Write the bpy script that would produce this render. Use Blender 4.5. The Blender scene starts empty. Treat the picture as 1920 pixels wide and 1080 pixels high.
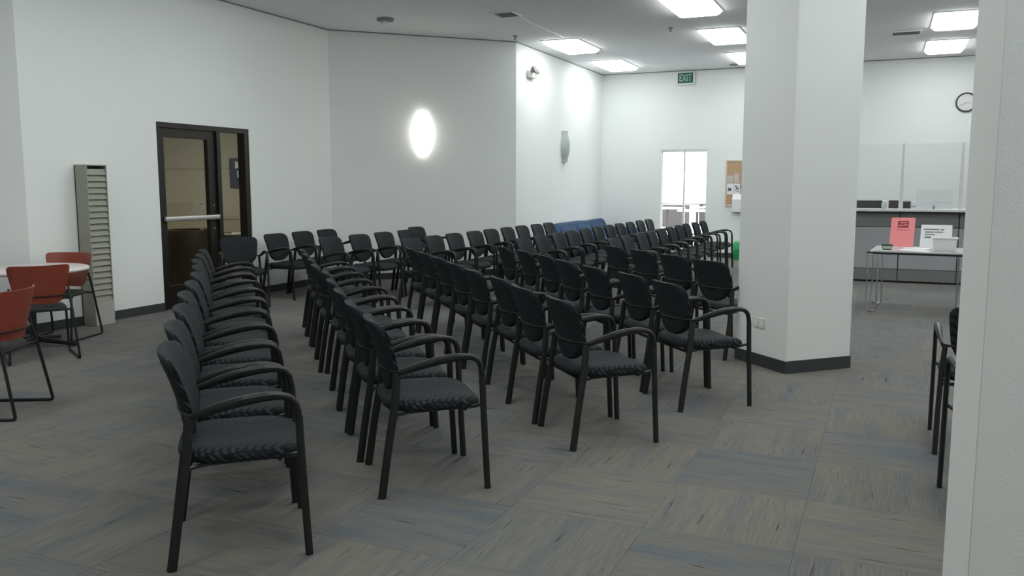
import bpy, bmesh, math, random
from mathutils import Vector, Matrix
random.seed(7)
PI = math.pi
R = math.radians
SC = bpy.context.scene
COL = SC.collection

# ---------------------------------------------------------------- camera, world, exposure
cam_data = bpy.data.cameras.new('camera')
cam_data.sensor_width = 36.0
cam_data.lens = 30.0
cam_data.clip_start = 0.05
cam_data.clip_end = 300
cam = bpy.data.objects.new('camera', cam_data)
COL.objects.link(cam)
cam.location = (0, 0, 1.5)
cam.rotation_euler = (R(90 - 6.95), 0, R(23.6))
SC.camera = cam

world = bpy.data.worlds.new('world')
SC.world = world
world.use_nodes = True
bg = world.node_tree.nodes['Background']
bg.inputs[0].default_value = (0.93, 0.96, 1.0, 1)
bg.inputs[1].default_value = 5.0

vs = SC.view_settings
vs.view_transform = 'Standard'
vs.look = 'None'
vs.exposure = 0.0
vs.gamma = 1.0
vs.use_curve_mapping = False
SC.cycles.use_denoising = True
SC.cycles.max_bounces = 8
SC.cycles.diffuse_bounces = 5
SC.cycles.sample_clamp_indirect = 6.0

CEIL_LIGHT = 11.2        # emission of the ceiling troffers
SCONCE_LIGHT = 9.0
H = 3.8                 # ceiling height
XL = -7.8               # left wall
X3 = -5.65              # short wall beyond the angled wall
YF = 17.75              # far wall
YC = 10.95              # where the left wall meets the angled wall
YC2 = YC + (X3 - XL)    # where the angled wall meets the short wall

# ---------------------------------------------------------------- materials
def new_mat(name):
    m = bpy.data.materials.new(name)
    m.use_nodes = True
    return m, m.node_tree.nodes, m.node_tree.links, m.node_tree.nodes['Principled BSDF']

def plain(name, col, rough=0.6, metal=0.0, noise=0.0, nscale=8.0, bump=0.0, bscale=120.0, emis=None, estr=0.0, alpha=1.0, trans=0.0, spec=0.5):
    m, n, l, b = new_mat(name)
    b.inputs['Base Color'].default_value = (*col, 1)
    b.inputs['Roughness'].default_value = rough
    b.inputs['Metallic'].default_value = metal
    b.inputs['Specular IOR Level'].default_value = spec
    if trans:
        b.inputs['Transmission Weight'].default_value = trans
    tc = None
    if noise or bump:
        tc = n.new('ShaderNodeTexCoord')
    if noise:
        t = n.new('ShaderNodeTexNoise')
        t.inputs['Scale'].default_value = nscale
        t.inputs['Detail'].default_value = 4
        l.new(tc.outputs['Object'], t.inputs['Vector'])
        mx = n.new('ShaderNodeMix'); mx.data_type = 'RGBA'
        mx.inputs[6].default_value = (*[c * (1 - noise) for c in col], 1)
        mx.inputs[7].default_value = (*[min(1, c * (1 + noise)) for c in col], 1)
        l.new(t.outputs['Fac'], mx.inputs[0])
        l.new(mx.outputs[2], b.inputs['Base Color'])
    if bump:
        t2 = n.new('ShaderNodeTexNoise')
        t2.inputs['Scale'].default_value = bscale
        l.new(tc.outputs['Object'], t2.inputs['Vector'])
        bp = n.new('ShaderNodeBump')
        bp.inputs['Strength'].default_value = bump
        bp.inputs['Distance'].default_value = 0.004
        l.new(t2.outputs['Fac'], bp.inputs['Height'])
        l.new(bp.outputs['Normal'], b.inputs['Normal'])
    if emis:
        b.inputs['Emission Color'].default_value = (*emis, 1)
        b.inputs['Emission Strength'].default_value = estr
    return m

def fabric(name, col, col2, scale=70.0):
    """woven upholstery with small wavy basket ribs"""
    m, n, l, b = new_mat(name)
    tc = n.new('ShaderNodeTexCoord')
    mp = n.new('ShaderNodeMapping')
    l.new(tc.outputs['Object'], mp.inputs['Vector'])
    w1 = n.new('ShaderNodeTexWave'); w1.wave_type = 'BANDS'; w1.bands_direction = 'X'
    w1.inputs['Scale'].default_value = scale * 0.32
    w1.inputs['Distortion'].default_value = 1.2
    w1.inputs['Detail'].default_value = 0
    w1.inputs['Detail Scale'].default_value = 2
    w2 = n.new('ShaderNodeTexWave'); w2.wave_type = 'BANDS'; w2.bands_direction = 'DIAGONAL'
    w2.inputs['Scale'].default_value = scale * 0.2
    w2.inputs['Distortion'].default_value = 1.0
    l.new(mp.outputs[0], w1.inputs['Vector']); l.new(mp.outputs[0], w2.inputs['Vector'])
    mul = n.new('ShaderNodeMath'); mul.operation = 'MULTIPLY'
    l.new(w1.outputs['Fac'], mul.inputs[0]); l.new(w2.outputs['Fac'], mul.inputs[1])
    mx = n.new('ShaderNodeMix'); mx.data_type = 'RGBA'
    mx.inputs[6].default_value = (*col, 1); mx.inputs[7].default_value = (*col2, 1)
    l.new(mul.outputs[0], mx.inputs[0])
    l.new(mx.outputs[2], b.inputs['Base Color'])
    bp = n.new('ShaderNodeBump'); bp.inputs['Strength'].default_value = 0.6; bp.inputs['Distance'].default_value = 0.004
    l.new(mul.outputs[0], bp.inputs['Height']); l.new(bp.outputs['Normal'], b.inputs['Normal'])
    b.inputs['Roughness'].default_value = 0.75
    b.inputs['Specular IOR Level'].default_value = 0.18
    return m

def glass_mat(name, tint=(1, 1, 1), refl=0.08):
    """thin window glass: mostly clear with a weak mirror"""
    m = bpy.data.materials.new(name); m.use_nodes = True
    n, l = m.node_tree.nodes, m.node_tree.links
    n.remove(n['Principled BSDF'])
    tr = n.new('ShaderNodeBsdfTransparent'); tr.inputs[0].default_value = (*tint, 1)
    gl = n.new('ShaderNodeBsdfGlossy'); gl.inputs['Roughness'].default_value = 0.02
    mx = n.new('ShaderNodeMixShader'); mx.inputs[0].default_value = refl
    l.new(tr.outputs[0], mx.inputs[1]); l.new(gl.outputs[0], mx.inputs[2])
    l.new(mx.outputs[0], n['Material Output'].inputs[0])
    return m

def carpet_mat():
    m, n, l, b = new_mat('carpet')
    uv = n.new('ShaderNodeUVMap'); uv.uv_map = 'UVMap'
    at = n.new('ShaderNodeAttribute'); at.attribute_name = 'tone'
    def tex(sx, sy, detail=2, rough=0.5):
        mp = n.new('ShaderNodeMapping'); mp.inputs['Scale'].default_value = (sx, sy, 1)
        l.new(uv.outputs[0], mp.inputs['Vector'])
        t = n.new('ShaderNodeTexNoise'); t.inputs['Scale'].default_value = 1.0
        t.inputs['Detail'].default_value = detail; t.inputs['Roughness'].default_value = rough
        l.new(mp.outputs[0], t.inputs['Vector'])
        return t.outputs['Fac']
    def mixc(fac, a, c, blend='MIX'):
        x = n.new('ShaderNodeMix'); x.data_type = 'RGBA'; x.blend_type = blend
        if isinstance(fac, float): x.inputs[0].default_value = fac
        else: l.new(fac, x.inputs[0])
        for sock, v in ((6, a), (7, c)):
            if isinstance(v, tuple): x.inputs[sock].default_value = (*v, 1)
            else: l.new(v, x.inputs[sock])
        return x.outputs[2]
    def ramp(src, stops):
        r = n.new('ShaderNodeValToRGB')
        r.color_ramp.elements[0].position = stops[0][0]; r.color_ramp.elements[0].color = (*stops[0][1], 1)
        r.color_ramp.elements[1].position = stops[-1][0]; r.color_ramp.elements[1].color = (*stops[-1][1], 1)
        for p, c in stops[1:-1]:
            e = r.color_ramp.elements.new(p); e.color = (*c, 1)
        l.new(src, r.inputs[0]); return r.outputs[0]
    band = tex(6.5, 0.6, 1)
    bandc = ramp(band, [(0.36, (0.130, 0.146, 0.155)), (0.47, (0.172, 0.166, 0.150)), (0.55, (0.192, 0.176, 0.156)), (0.66, (0.140, 0.155, 0.158))])
    c1 = mixc(0.45, bandc, at.outputs['Color'])
    fine = tex(110, 5, 3, 0.7)
    finec = ramp(fine, [(0.25, (0.78, 0.78, 0.78)), (0.75, (1.2, 1.2, 1.2))])
    c2 = mixc(1.0, c1, finec, 'MULTIPLY')
    dash = tex(42, 2.6, 2, 0.6)
    dashc = ramp(dash, [(0.26, (0.30, 0.30, 0.32)), (0.345, (1, 1, 1))])
    c3 = mixc(1.0, c2, dashc, 'MULTIPLY')
    l.new(c3, b.inputs['Base Color'])
    b.inputs['Roughness'].default_value = 0.95
    b.inputs['Specular IOR Level'].default_value = 0.15
    bp = n.new('ShaderNodeBump'); bp.inputs['Strength'].default_value = 0.35; bp.inputs['Distance'].default_value = 0.003
    l.new(fine, bp.inputs['Height']); l.new(bp.outputs['Normal'], b.inputs['Normal'])
    return m

M = {}
M['wall'] = plain('wall_paint', (0.80, 0.825, 0.812), 0.7, noise=0.02, nscale=1.2, bump=0.12, bscale=160)
M['ceiling'] = plain('ceiling_paint', (0.87, 0.87, 0.885), 0.85, noise=0.03, nscale=1.5, bump=0.1, bscale=90)
M['pillar'] = plain('pillar_paint', (0.80, 0.82, 0.805), 0.65, noise=0.02, nscale=2, bump=0.12, bscale=140)
M['base'] = plain('vinyl_base', (0.04, 0.044, 0.047), 0.5, noise=0.1)
M['slab'] = plain('floor_slab', (0.06, 0.06, 0.06), 0.9)
M['carpet'] = carpet_mat()
M['black_metal'] = plain('black_metal', (0.010, 0.011, 0.012), 0.42, noise=0.15, nscale=20)
M['arm'] = plain('black_plastic_arm', (0.011, 0.012, 0.013), 0.45, noise=0.1, nscale=30, spec=0.35)
M['fabric'] = fabric('charcoal_weave', (0.010, 0.012, 0.0135), (0.056, 0.069, 0.077), 95.0)
M['bronze'] = plain('dark_bronze', (0.018, 0.015, 0.012), 0.4, metal=0.3, noise=0.1)
M['alu'] = plain('brushed_aluminium', (0.55, 0.54, 0.52), 0.35, metal=0.7, noise=0.06, nscale=30)
M['chrome'] = plain('chrome', (0.62, 0.62, 0.62), 0.18, metal=1.0)
M['glass'] = glass_mat('clear_glass', (0.96, 0.97, 0.955), 0.03)
M['acrylic'] = glass_mat('acrylic_sheet', (0.97, 0.975, 0.98), 0.02)
M['acrylic_edge'] = plain('acrylic_edge', (0.75, 0.79, 0.80), 0.2)
M['red_ply'] = plain('red_stained_shell', (0.27, 0.058, 0.034), 0.4, noise=0.18, nscale=6)
M['seat_black'] = plain('black_seat_pad', (0.018, 0.021, 0.021), 0.7, noise=0.15, nscale=40, bump=0.2)
M['laminate'] = plain('pale_laminate', (0.72, 0.67, 0.65), 0.35, noise=0.02)
M['rack'] = plain('putty_metal', (0.31, 0.315, 0.265), 0.5, noise=0.04)
M['rack_base'] = plain('putty_plinth', (0.42, 0.42, 0.37), 0.55, noise=0.04)
M['rack_pocket'] = plain('putty_pocket', (0.27, 0.275, 0.23), 0.55, noise=0.06)
M['white'] = plain('white_plastic', (0.80, 0.81, 0.80), 0.4)
M['offwhite'] = plain('off_white_plastic', (0.66, 0.66, 0.62), 0.45)
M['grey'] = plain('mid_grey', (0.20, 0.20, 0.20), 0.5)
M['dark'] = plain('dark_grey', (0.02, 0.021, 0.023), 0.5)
M['diffuser'] = plain('troffer_diffuser', (0.9, 0.9, 0.9), 0.5, emis=(0.96, 1.0, 0.985), estr=CEIL_LIGHT)
M['sconce'] = plain('sconce_glow', (0.9, 0.88, 0.82), 0.5, emis=(1.0, 0.96, 0.86), estr=SCONCE_LIGHT)
M['sconce_off'] = plain('sconce_frosted', (0.42, 0.47, 0.47), 0.5)
M['exit_green'] = plain('exit_green', (0.018, 0.12, 0.075), 0.4)
M['exit_letter'] = plain('exit_letter', (0.45, 0.62, 0.56), 0.4)
M['blue'] = plain('blue_upholstery', (0.022, 0.060, 0.135), 0.8, noise=0.15, nscale=25, bump=0.25, bscale=200)
M['cork'] = plain('cork', (0.50, 0.33, 0.21), 0.9, noise=0.12, nscale=60, bump=0.2)
M['paper'] = plain('paper', (0.78, 0.79, 0.80), 0.7)
M['paper_grey'] = plain('paper_grey', (0.55, 0.50, 0.49), 0.7)
M['ink'] = plain('ink', (0.10, 0.11, 0.14), 0.7)
M['ink_soft'] = plain('ink_soft', (0.25, 0.26, 0.28), 0.7)
M['wood_frame'] = plain('pale_wood_frame', (0.62, 0.56, 0.47), 0.5, noise=0.1, nscale=15)
M['green_bin'] = plain('green_bin', (0.012, 0.32, 0.09), 0.4)
M['green_lid'] = plain('green_bin_upper', (0.06, 0.42, 0.17), 0.35)
M['panel'] = plain('grey_panel_fabric', (0.32, 0.33, 0.345), 0.8, noise=0.04, nscale=20)
M['panel_dark'] = plain('dark_panel_fabric', (0.165, 0.172, 0.172), 0.8, noise=0.06, nscale=20)
M['counter'] = plain('counter_laminate', (0.60, 0.61, 0.61), 0.4)
M['table_grey'] = plain('grey_table_laminate', (0.46, 0.46, 0.455), 0.3)
M['pink'] = plain('pink_paper', (0.86, 0.27, 0.28), 0.6)
M['maroon'] = plain('maroon_print', (0.26, 0.025, 0.035), 0.6)
M['tub'] = plain('frosted_tub', (0.80, 0.82, 0.83), 0.35)
M['dkgreen'] = plain('dark_green_plastic', (0.014, 0.10, 0.045), 0.45)
M['beige'] = plain('beige_wall', (0.52, 0.49, 0.385), 0.8, noise=0.04, nscale=2)
M['brown'] = plain('brown_leatherette', (0.045, 0.026, 0.014), 0.55, noise=0.2, nscale=12)
M['tan'] = plain('tan_laminate', (0.36, 0.28, 0.17), 0.5, noise=0.08)
M['navy'] = plain('navy_board', (0.018, 0.020, 0.075), 0.6)
M['concrete'] = plain('sunlit_concrete', (0.72, 0.72, 0.74), 0.9, noise=0.05, nscale=1)
M['planter'] = plain('mauve_planter', (0.080, 0.070, 0.072), 0.85, noise=0.1, nscale=3)
M['side_lamp'] = plain('side_room_lamp', (0.9, 0.88, 0.8), 0.5, emis=(1, 0.94, 0.8), estr=17.0)
M['clock_face'] = plain('clock_face', (0.72, 0.73, 0.72), 0.4)

# ---------------------------------------------------------------- mesh helpers
class MB:
    def __init__(s):
        s.v = []; s.f = []
    def add(s, vs_, fs):
        o = len(s.v); s.v += [tuple(p) for p in vs_]; s.f += [tuple(i + o for i in f) for f in fs]
        return s
    def box(s, x0, x1, y0, y1, z0, z1):
        return s.add([(x0, y0, z0), (x1, y0, z0), (x1, y1, z0), (x0, y1, z0), (x0, y0, z1), (x1, y0, z1), (x1, y1, z1), (x0, y1, z1)],
                     [(0, 3, 2, 1), (4, 5, 6, 7), (0, 1, 5, 4), (1, 2, 6, 5), (2, 3, 7, 6), (3, 0, 4, 7)])
    def rbox(s, x0, x1, y0, y1, z0, z1, r=0.01, seg=2):
        bm = bmesh.new()
        bmesh.ops.create_cube(bm, size=1)
        bmesh.ops.transform(bm, verts=bm.verts, matrix=Matrix.Translation(((x0 + x1) / 2, (y0 + y1) / 2, (z0 + z1) / 2)) @ Matrix.Diagonal((x1 - x0, y1 - y0, z1 - z0, 1)))
        bmesh.ops.bevel(bm, geom=list(bm.edges), offset=r, segments=seg, affect='EDGES', profile=0.5)
        bm.verts.index_update()
        s.add([v.co.copy() for v in bm.verts], [[v.index for v in f.verts] for f in bm.faces])
        bm.free(); return s
    def prism(s, pts, z0, z1):
        n = len(pts)
        return s.add([(x, y, z0) for x, y in pts] + [(x, y, z1) for x, y in pts],
                     [tuple(range(n - 1, -1, -1)), tuple(range(n, 2 * n))] + [(i, (i + 1) % n, n + (i + 1) % n, n + i) for i in range(n)])
    def lathe(s, prof, n=20, c=(0, 0), sx=1.0, sy=1.0, cap=True):
        vs_, fs = [], []
        for r, z in prof:
            for k in range(n):
                a = 2 * PI * k / n
                vs_.append((c[0] + r * sx * math.cos(a), c[1] + r * sy * math.sin(a), z))
        for j in range(len(prof) - 1):
            for k in range(n):
                k2 = (k + 1) % n
                fs.append((j * n + k, j * n + k2, (j + 1) * n + k2, (j + 1) * n + k))
        if cap: fs.append(tuple(range(n - 1, -1, -1))); fs.append(tuple((len(prof) - 1) * n + k for k in range(n)))
        return s.add(vs_, fs)
    def sweep(s, path, wh, n=8, up=(0, 0, 1), cap=True, closed=False):
        """ellipse section swept along path; wh = one (w,h) or one for each point; w lies across, h along 'up'"""
        P = [Vector(p) for p in path]; N = len(P)
        if isinstance(wh, (int, float)): wh = (wh, wh)
        if isinstance(wh[0], (int, float)): wh = [wh] * N
        upv = Vector(up); vs_, fs = [], []
        prev = None
        for i in range(N):
            if closed: t = (P[(i + 1) % N] - P[i - 1])
            else: t = (P[min(i + 1, N - 1)] - P[max(i - 1, 0)])
            t.normalize()
            a = t.cross(upv)
            if a.length < 0.25:
                a = prev.copy() if prev else t.cross(Vector((0, 1, 0)))
                a = a - t * a.dot(t)
            if a.length < 1e-4: a = t.cross(Vector((1, 0, 0)))
            a.normalize()
            if prev is not None and a.dot(prev) < 0: a = -a
            prev = a
            b = a.cross(t); b.normalize()
            w, h = wh[i]
            for k in range(n):
                an = 2 * PI * (k + 0.5) / n
                vs_.append(P[i] + a * (w * math.cos(an)) + b * (h * math.sin(an)))
        m = N if closed else N - 1
        for i in range(m):
            j = (i + 1) % N
            for k in range(n):
                k2 = (k + 1) % n
                fs.append((i * n + k, i * n + k2, j * n + k2, j * n + k))
        if cap and not closed:
            fs.append(tuple(range(n - 1, -1, -1))); fs.append(tuple((N - 1) * n + k for k in range(n)))
        return s.add(vs_, fs)
    def loft(s, rings, cap=True):
        n = len(rings[0]); vs_ = [p for r in rings for p in r]; fs = []
        for j in range(len(rings) - 1):
            for k in range(n):
                k2 = (k + 1) % n
                fs.append((j * n + k, j * n + k2, (j + 1) * n + k2, (j + 1) * n + k))
        if cap:
            fs.append(tuple(range(n - 1, -1, -1))); fs.append(tuple((len(rings) - 1) * n + k for k in range(n)))
        return s.add(vs_, fs)
    def rot(s, ang, c=(0, 0)):
        ca, sa = math.cos(ang), math.sin(ang)
        s.v = [(c[0] + (x - c[0]) * ca - (y - c[1]) * sa, c[1] + (x - c[0]) * sa + (y - c[1]) * ca, z) for x, y, z in s.v]; return s
    def move(s, dx, dy, dz):
        s.v = [(x + dx, y + dy, z + dz) for x, y, z in s.v]; return s
    def mesh(s, name, mat, sharp=40):
        me = bpy.data.meshes.new(name)
        me.from_pydata([tuple(p) for p in s.v], [], s.f)
        bm = bmesh.new(); bm.from_mesh(me)
        bmesh.ops.recalc_face_normals(bm, faces=bm.faces)
        bm.to_mesh(me); bm.free()
        me.materials.append(M[mat] if isinstance(mat, str) else mat)
        if sharp:
            me.shade_smooth()
            me.set_sharp_from_angle(angle=R(sharp))
        return me
    def build(s, name, mat, parent=None, sharp=40, label=None):
        o = bpy.data.objects.new(name, s.mesh(name, mat, sharp))
        COL.objects.link(o)
        if parent is not None: o.parent = parent
        if label: o['label'] = label
        return o

def bezier(p0, p1, p2, p3, n=8, skip=False):
    out = []
    for i in range(1 if skip else 0, n + 1):
        t = i / n; u = 1 - t
        out.append(tuple(u**3 * a + 3 * u * u * t * b + 3 * u * t * t * c + t**3 * d for a, b, c, d in zip(p0, p1, p2, p3)))
    return out

def rrect(hx, hy, z, r=.03, n=5):
    out = []
    for cx, cy, a0 in ((hx - r, hy - r, 0), (-hx + r, hy - r, 90), (-hx + r, -hy + r, 180), (hx - r, -hy + r, 270)):
        for k in range(n): a = R(a0 + 90 * k / (n - 1)); out.append((cx + r * math.cos(a), cy + r * math.sin(a), z))
    return out

def thing(name, label, cat, loc=(0, 0, 0), rotz=0.0, group=None):
    o = bpy.data.objects.new(name, None)
    o.empty_display_size = 0.1
    COL.objects.link(o)
    o.location = loc; o.rotation_euler = (0, 0, rotz)
    o['label'] = label; o['category'] = cat
    if group: o['group'] = group
    return o

def tag(o, label, cat, group=None):
    o['label'] = label; o['category'] = cat
    if group: o['group'] = group
    return o

def struct(o, label=None):
    o['kind'] = 'structure'
    if label: o['label'] = label
    return o

def struct_empty(name, label=None, loc=(0, 0, 0), rotz=0):
    o = bpy.data.objects.new(name, None); COL.objects.link(o)
    o.location = loc; o.rotation_euler = (0, 0, rotz)
    return struct(o, label)

def dup(root, loc, rotz, label=None, group=None):
    r = root.copy(); COL.objects.link(r); r.location = loc; r.rotation_euler = (0, 0, rotz)
    if label: r['label'] = label
    if group: r['group'] = group
    for ch in list(root.children):
        c = ch.copy(); COL.objects.link(c); c.parent = r
        for g in list(ch.children):
            d = g.copy(); COL.objects.link(d); d.parent = c
    return r

def seg_wall(p, q, thick, z0, z1, side=1):
    """box along p->q, thickness to the left (side=1) or right of the direction"""
    (x0, y0), (x1, y1) = p, q
    L = math.hypot(x1 - x0, y1 - y0); nx, ny = -(y1 - y0) / L * thick * side, (x1 - x0) / L * thick * side
    pts = [(x0, y0), (x1, y1), (x1 + nx, y1 + ny), (x0 + nx, y0 + ny)]
    return pts, z0, z1

# ---------------------------------------------------------------- room shell
XR, YB = 7.5, -4.0
floor = struct(MB().box(-10.2, XR + .1, YB - .1, YF + .1, -0.14, -0.008).build('floor', 'slab', sharp=0), 'grey streaked carpet tile floor')
struct(MB().box(-10.2, XR + .1, YB - .1, YF + .1, H, H + 0.12).build('ceiling', 'ceiling', sharp=0), 'flat off-white ceiling')

# left wall with its door opening
DY0, DY1, DZ = 7.55, 9.13, 2.22
TW = 0.14
w = MB()
w.box(XL - TW, XL, 5.85, DY0, 0, H).box(XL - TW, XL, DY1, YC + 0.1, 0, H).box(XL - TW, XL, DY0, DY1, DZ, H)
struct(w.build('wall_left', 'wall', sharp=0), 'white painted left wall holding the dark glass door')
def wall(name, p, q, side, label, zt=H):
    pts, a, b = seg_wall(p, q, TW, 0, zt, side)
    return struct(MB().prism(pts, a, b).build(name, 'wall', sharp=0), label)
wall('wall_left_near', (XL, 5.85), (-9.7, 3.95), -1, 'white angled wall beyond the round table')
wall('wall_left_outer', (-9.7, 3.95), (-9.7, YB), -1, 'white side wall of the waiting hall')
wall('wall_angled', (XL, YC), (X3, YC2), 1, 'white angled wall with the lit sconce')
wall('wall_short', (X3, YC2), (X3, YF), 1, 'white wall behind the blue sofa')
# far wall with glass exit doors
FX0, FX1, FZ = -4.37, -3.38, 2.2
w = MB()
w.box(X3 - TW, FX0, YF, YF + TW, 0, H).box(FX1, XR, YF, YF + TW, 0, H).box(FX0, FX1, YF, YF + TW, FZ, H)
struct(w.build('wall_far', 'wall', sharp=0), 'white far wall with exit doors and clock')
struct(MB().box(XR, XR + TW, YB, YF, 0, H).build('wall_right', 'wall', sharp=0), 'white right wall of the waiting hall')
struct(MB().box(-9.7, XR, YB - TW, YB, 0, H).build('wall_behind', 'wall', sharp=0), 'white wall behind the viewer')

# baseboards
def baseboard(name, segs, h=0.1, t=0.008):
    m = MB()
    for p, q, side in segs:
        pts, _, _ = seg_wall(p, q, t, 0, h, side); m.prism(pts, 0.0, h)
    return struct(m.build(name, 'base', sharp=0), 'dark grey vinyl baseboard')
baseboard('baseboard_left', [((XL, 5.85), (XL, DY0), -1), ((XL, DY1), (XL, YC), -1)])
baseboard('baseboard_left_near', [((XL, 5.85), (-9.7, 3.95), 1)])
baseboard('baseboard_angled', [((XL, YC), (X3, YC2), -1)])
baseboard('baseboard_short', [((X3, YC2), (X3, YF), -1)])
baseboard('baseboard_far', [((X3, YF), (FX0 - .03, YF), -1), ((FX1 + .03, YF), (XR, YF), -1)])

# thin grey strip where the walls meet the ceiling
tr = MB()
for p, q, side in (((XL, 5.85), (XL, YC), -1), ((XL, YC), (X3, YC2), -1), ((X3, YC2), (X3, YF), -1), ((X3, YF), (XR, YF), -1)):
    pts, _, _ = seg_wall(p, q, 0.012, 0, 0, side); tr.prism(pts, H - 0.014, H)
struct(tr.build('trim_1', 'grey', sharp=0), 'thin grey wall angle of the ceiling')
struct(MB().box(-4.80, -4.77, 11.2, 13.0, H - 0.006, H).build('trim_2', 'white', sharp=0), 'narrow white seam on the ceiling')

# ---------------------------------------------------------------- carpet tiles
TS, TX0, TY0 = 0.63, -0.28, 3.53
tones = [(0.150, 0.143, 0.128), (0.120, 0.130, 0.134), (0.165, 0.155, 0.138), (0.135, 0.140, 0.132), (0.108, 0.120, 0.128), (0.152, 0.140, 0.132), (0.140, 0.142, 0.140)]
def tile_geo(cx, cy, rot, u0, v0):
    """chamfered carpet tile; returns verts, faces, uvs for each corner (uv: across the streaks, along the streaks)"""
    g, ch, dz = TS / 2 - 0.0005, 0.0018, 0.0007
    vs_ = [(-g, -g, -0.008), (g, -g, -0.008), (g, g, -0.008), (-g, g, -0.008), (-g, -g, -dz), (g, -g, -dz), (g, g, -dz), (-g, g, -dz),
           (-g + ch, -g + ch, 0), (g - ch, -g + ch, 0), (g - ch, g - ch, 0), (-g + ch, g - ch, 0)]
    fs = [(0, 1, 5, 4), (1, 2, 6, 5), (2, 3, 7, 6), (3, 0, 4, 7), (4, 5, 9, 8), (5, 6, 10, 9), (6, 7, 11, 10), (7, 4, 8, 11), (8, 9, 10, 11)]
    uv = [(x + u0, y + v0) for x, y, z in vs_]
    if rot: vs_ = [(-y, x, z) for x, y, z in vs_]
    return [(x + cx, y + cy, z) for x, y, z in vs_], fs, uv
def tile_mesh(name, geos):
    vs_, fs, uvs, tn = [], [], [], []
    for (v, f, uv), tone in geos:
        o = len(vs_); vs_ += v; fs += [tuple(i + o for i in q) for q in f]; uvs += uv; tn += [tone] * len(v)
    me = bpy.data.meshes.new(name); me.from_pydata(vs_, [], fs)
    ul = me.uv_layers.new(name='UVMap')
    for lp in me.loops: ul.data[lp.index].uv = uvs[lp.vertex_index]
    ca = me.color_attributes.new('tone', 'FLOAT_COLOR', 'POINT')
    for i, t in enumerate(tn): ca.data[i].color = (*t, 1)
    me.materials.append(M['carpet'])
    return me
fpx, pit, yaw = 1600.0, R(6.95), R(23.6)
def screen(X, Y, Z):
    a = X * math.cos(yaw) + Y * math.sin(yaw); b = -X * math.sin(yaw) + Y * math.cos(yaw); dz = Z - 1.5
    dep = b * math.cos(pit) - dz * math.sin(pit); upv = b * math.sin(pit) + dz * math.cos(pit)
    if dep < 0.3: return None
    return 960 + fpx * a / dep, 540 - fpx * upv / dep, dep
def in_room(x, y):
    if y > YF - .02 or y < YB or x > XR: return False
    if y > YC2: return x > X3
    if y > YC: return (y - x) < YC - XL
    if y > 5.85: return x > XL
    if y > 3.95: return (x - XL) > (y - 5.85)
    return x > -9.7
near, far = [], []
for i in range(-17, 14):
    for j in range(-13, 24):
        cx, cy = TX0 + (i + .5) * TS, TY0 + (j + .5) * TS
        if not any(in_room(cx + a * TS / 2, cy + b * TS / 2) for a in (-1, 1) for b in (-1, 1)): continue
        s = screen(cx, cy, 0)
        vis = s and -60 < s[0] < 1800 and s[1] < 1190
        (near if vis else far).append((s[2] if s else 99, i, j, cx, cy))
near.sort()
far += near[300:]; near = near[:300]
protos = []
for k in range(14):
    t = tones[k % len(tones)]
    protos.append(tile_mesh('carpet_tile', [(tile_geo(0, 0, False, 3.1 * k, 1.7 * k), t)]))
def clipped(cx, cy):
    return not all(in_room(cx + a * TS / 2, cy + b * TS / 2) for a in (-1, 1) for b in (-1, 1))
for _, i, j, cx, cy in near:
    o = bpy.data.objects.new('carpet_tile', random.choice(protos)); COL.objects.link(o)
    o.parent = floor; o.location = (cx, cy, -random.random() * 0.0006)
    o.rotation_euler = (0, 0, PI / 2 * ((i + j + 1) % 2) + PI * random.randint(0, 1))
rest = tile_mesh('carpet_tiles_beyond', [(tile_geo(cx, cy, (i + j + 1) % 2, random.random() * 40, random.random() * 40), random.choice(tones)) for _, i, j, cx, cy in far])
o = bpy.data.objects.new('carpet_tiles_beyond', rest); COL.objects.link(o); o.parent = floor; o['kind'] = 'stuff'

# ---------------------------------------------------------------- pillars
def pillar(name, label, cx, cy, side, rotz, outlet=False):
    e = struct_empty(name, label, (cx, cy, 0), rotz)
    h = side / 2
    MB().rbox(-h, h, -h, h, 0.0, H - 0.001, 0.0015, 1).build('shaft', 'pillar', e)
    m = MB(); t = 0.008
    m.box(-h - t, h + t, -h - t, -h + .001, 0, 0.1).box(-h - t, h + t, h - .001, h + t, 0, 0.1)
    m.box(-h - t, -h + .001, -h, h, 0, 0.1).box(h - .001, h + t, -h, h, 0, 0.1)
    m.build('baseboard', 'base', e, 0)
    return e
PS = 0.645
pil = pillar('pillar', 'square white pillar set diagonally among the chairs', -0.675, 7.425, PS, R(45))
# local -x face of the pillar looks to building (-1,-1)
outl = thing('wall_outlet', 'cream electrical outlet plate low on the square pillar', 'outlet', (-0.675 - 0.3225 * .7071 - .19 * .7071 + .0, 7.425 - 0.3225 * .7071 + .19 * .7071, 0.0), R(45) + PI)
pillar('pillar', 'white pillar hiding the chairs beside the counter aisle', 0.197 + PS / 2, 2.62 - PS / 2, PS, 0)

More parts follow.
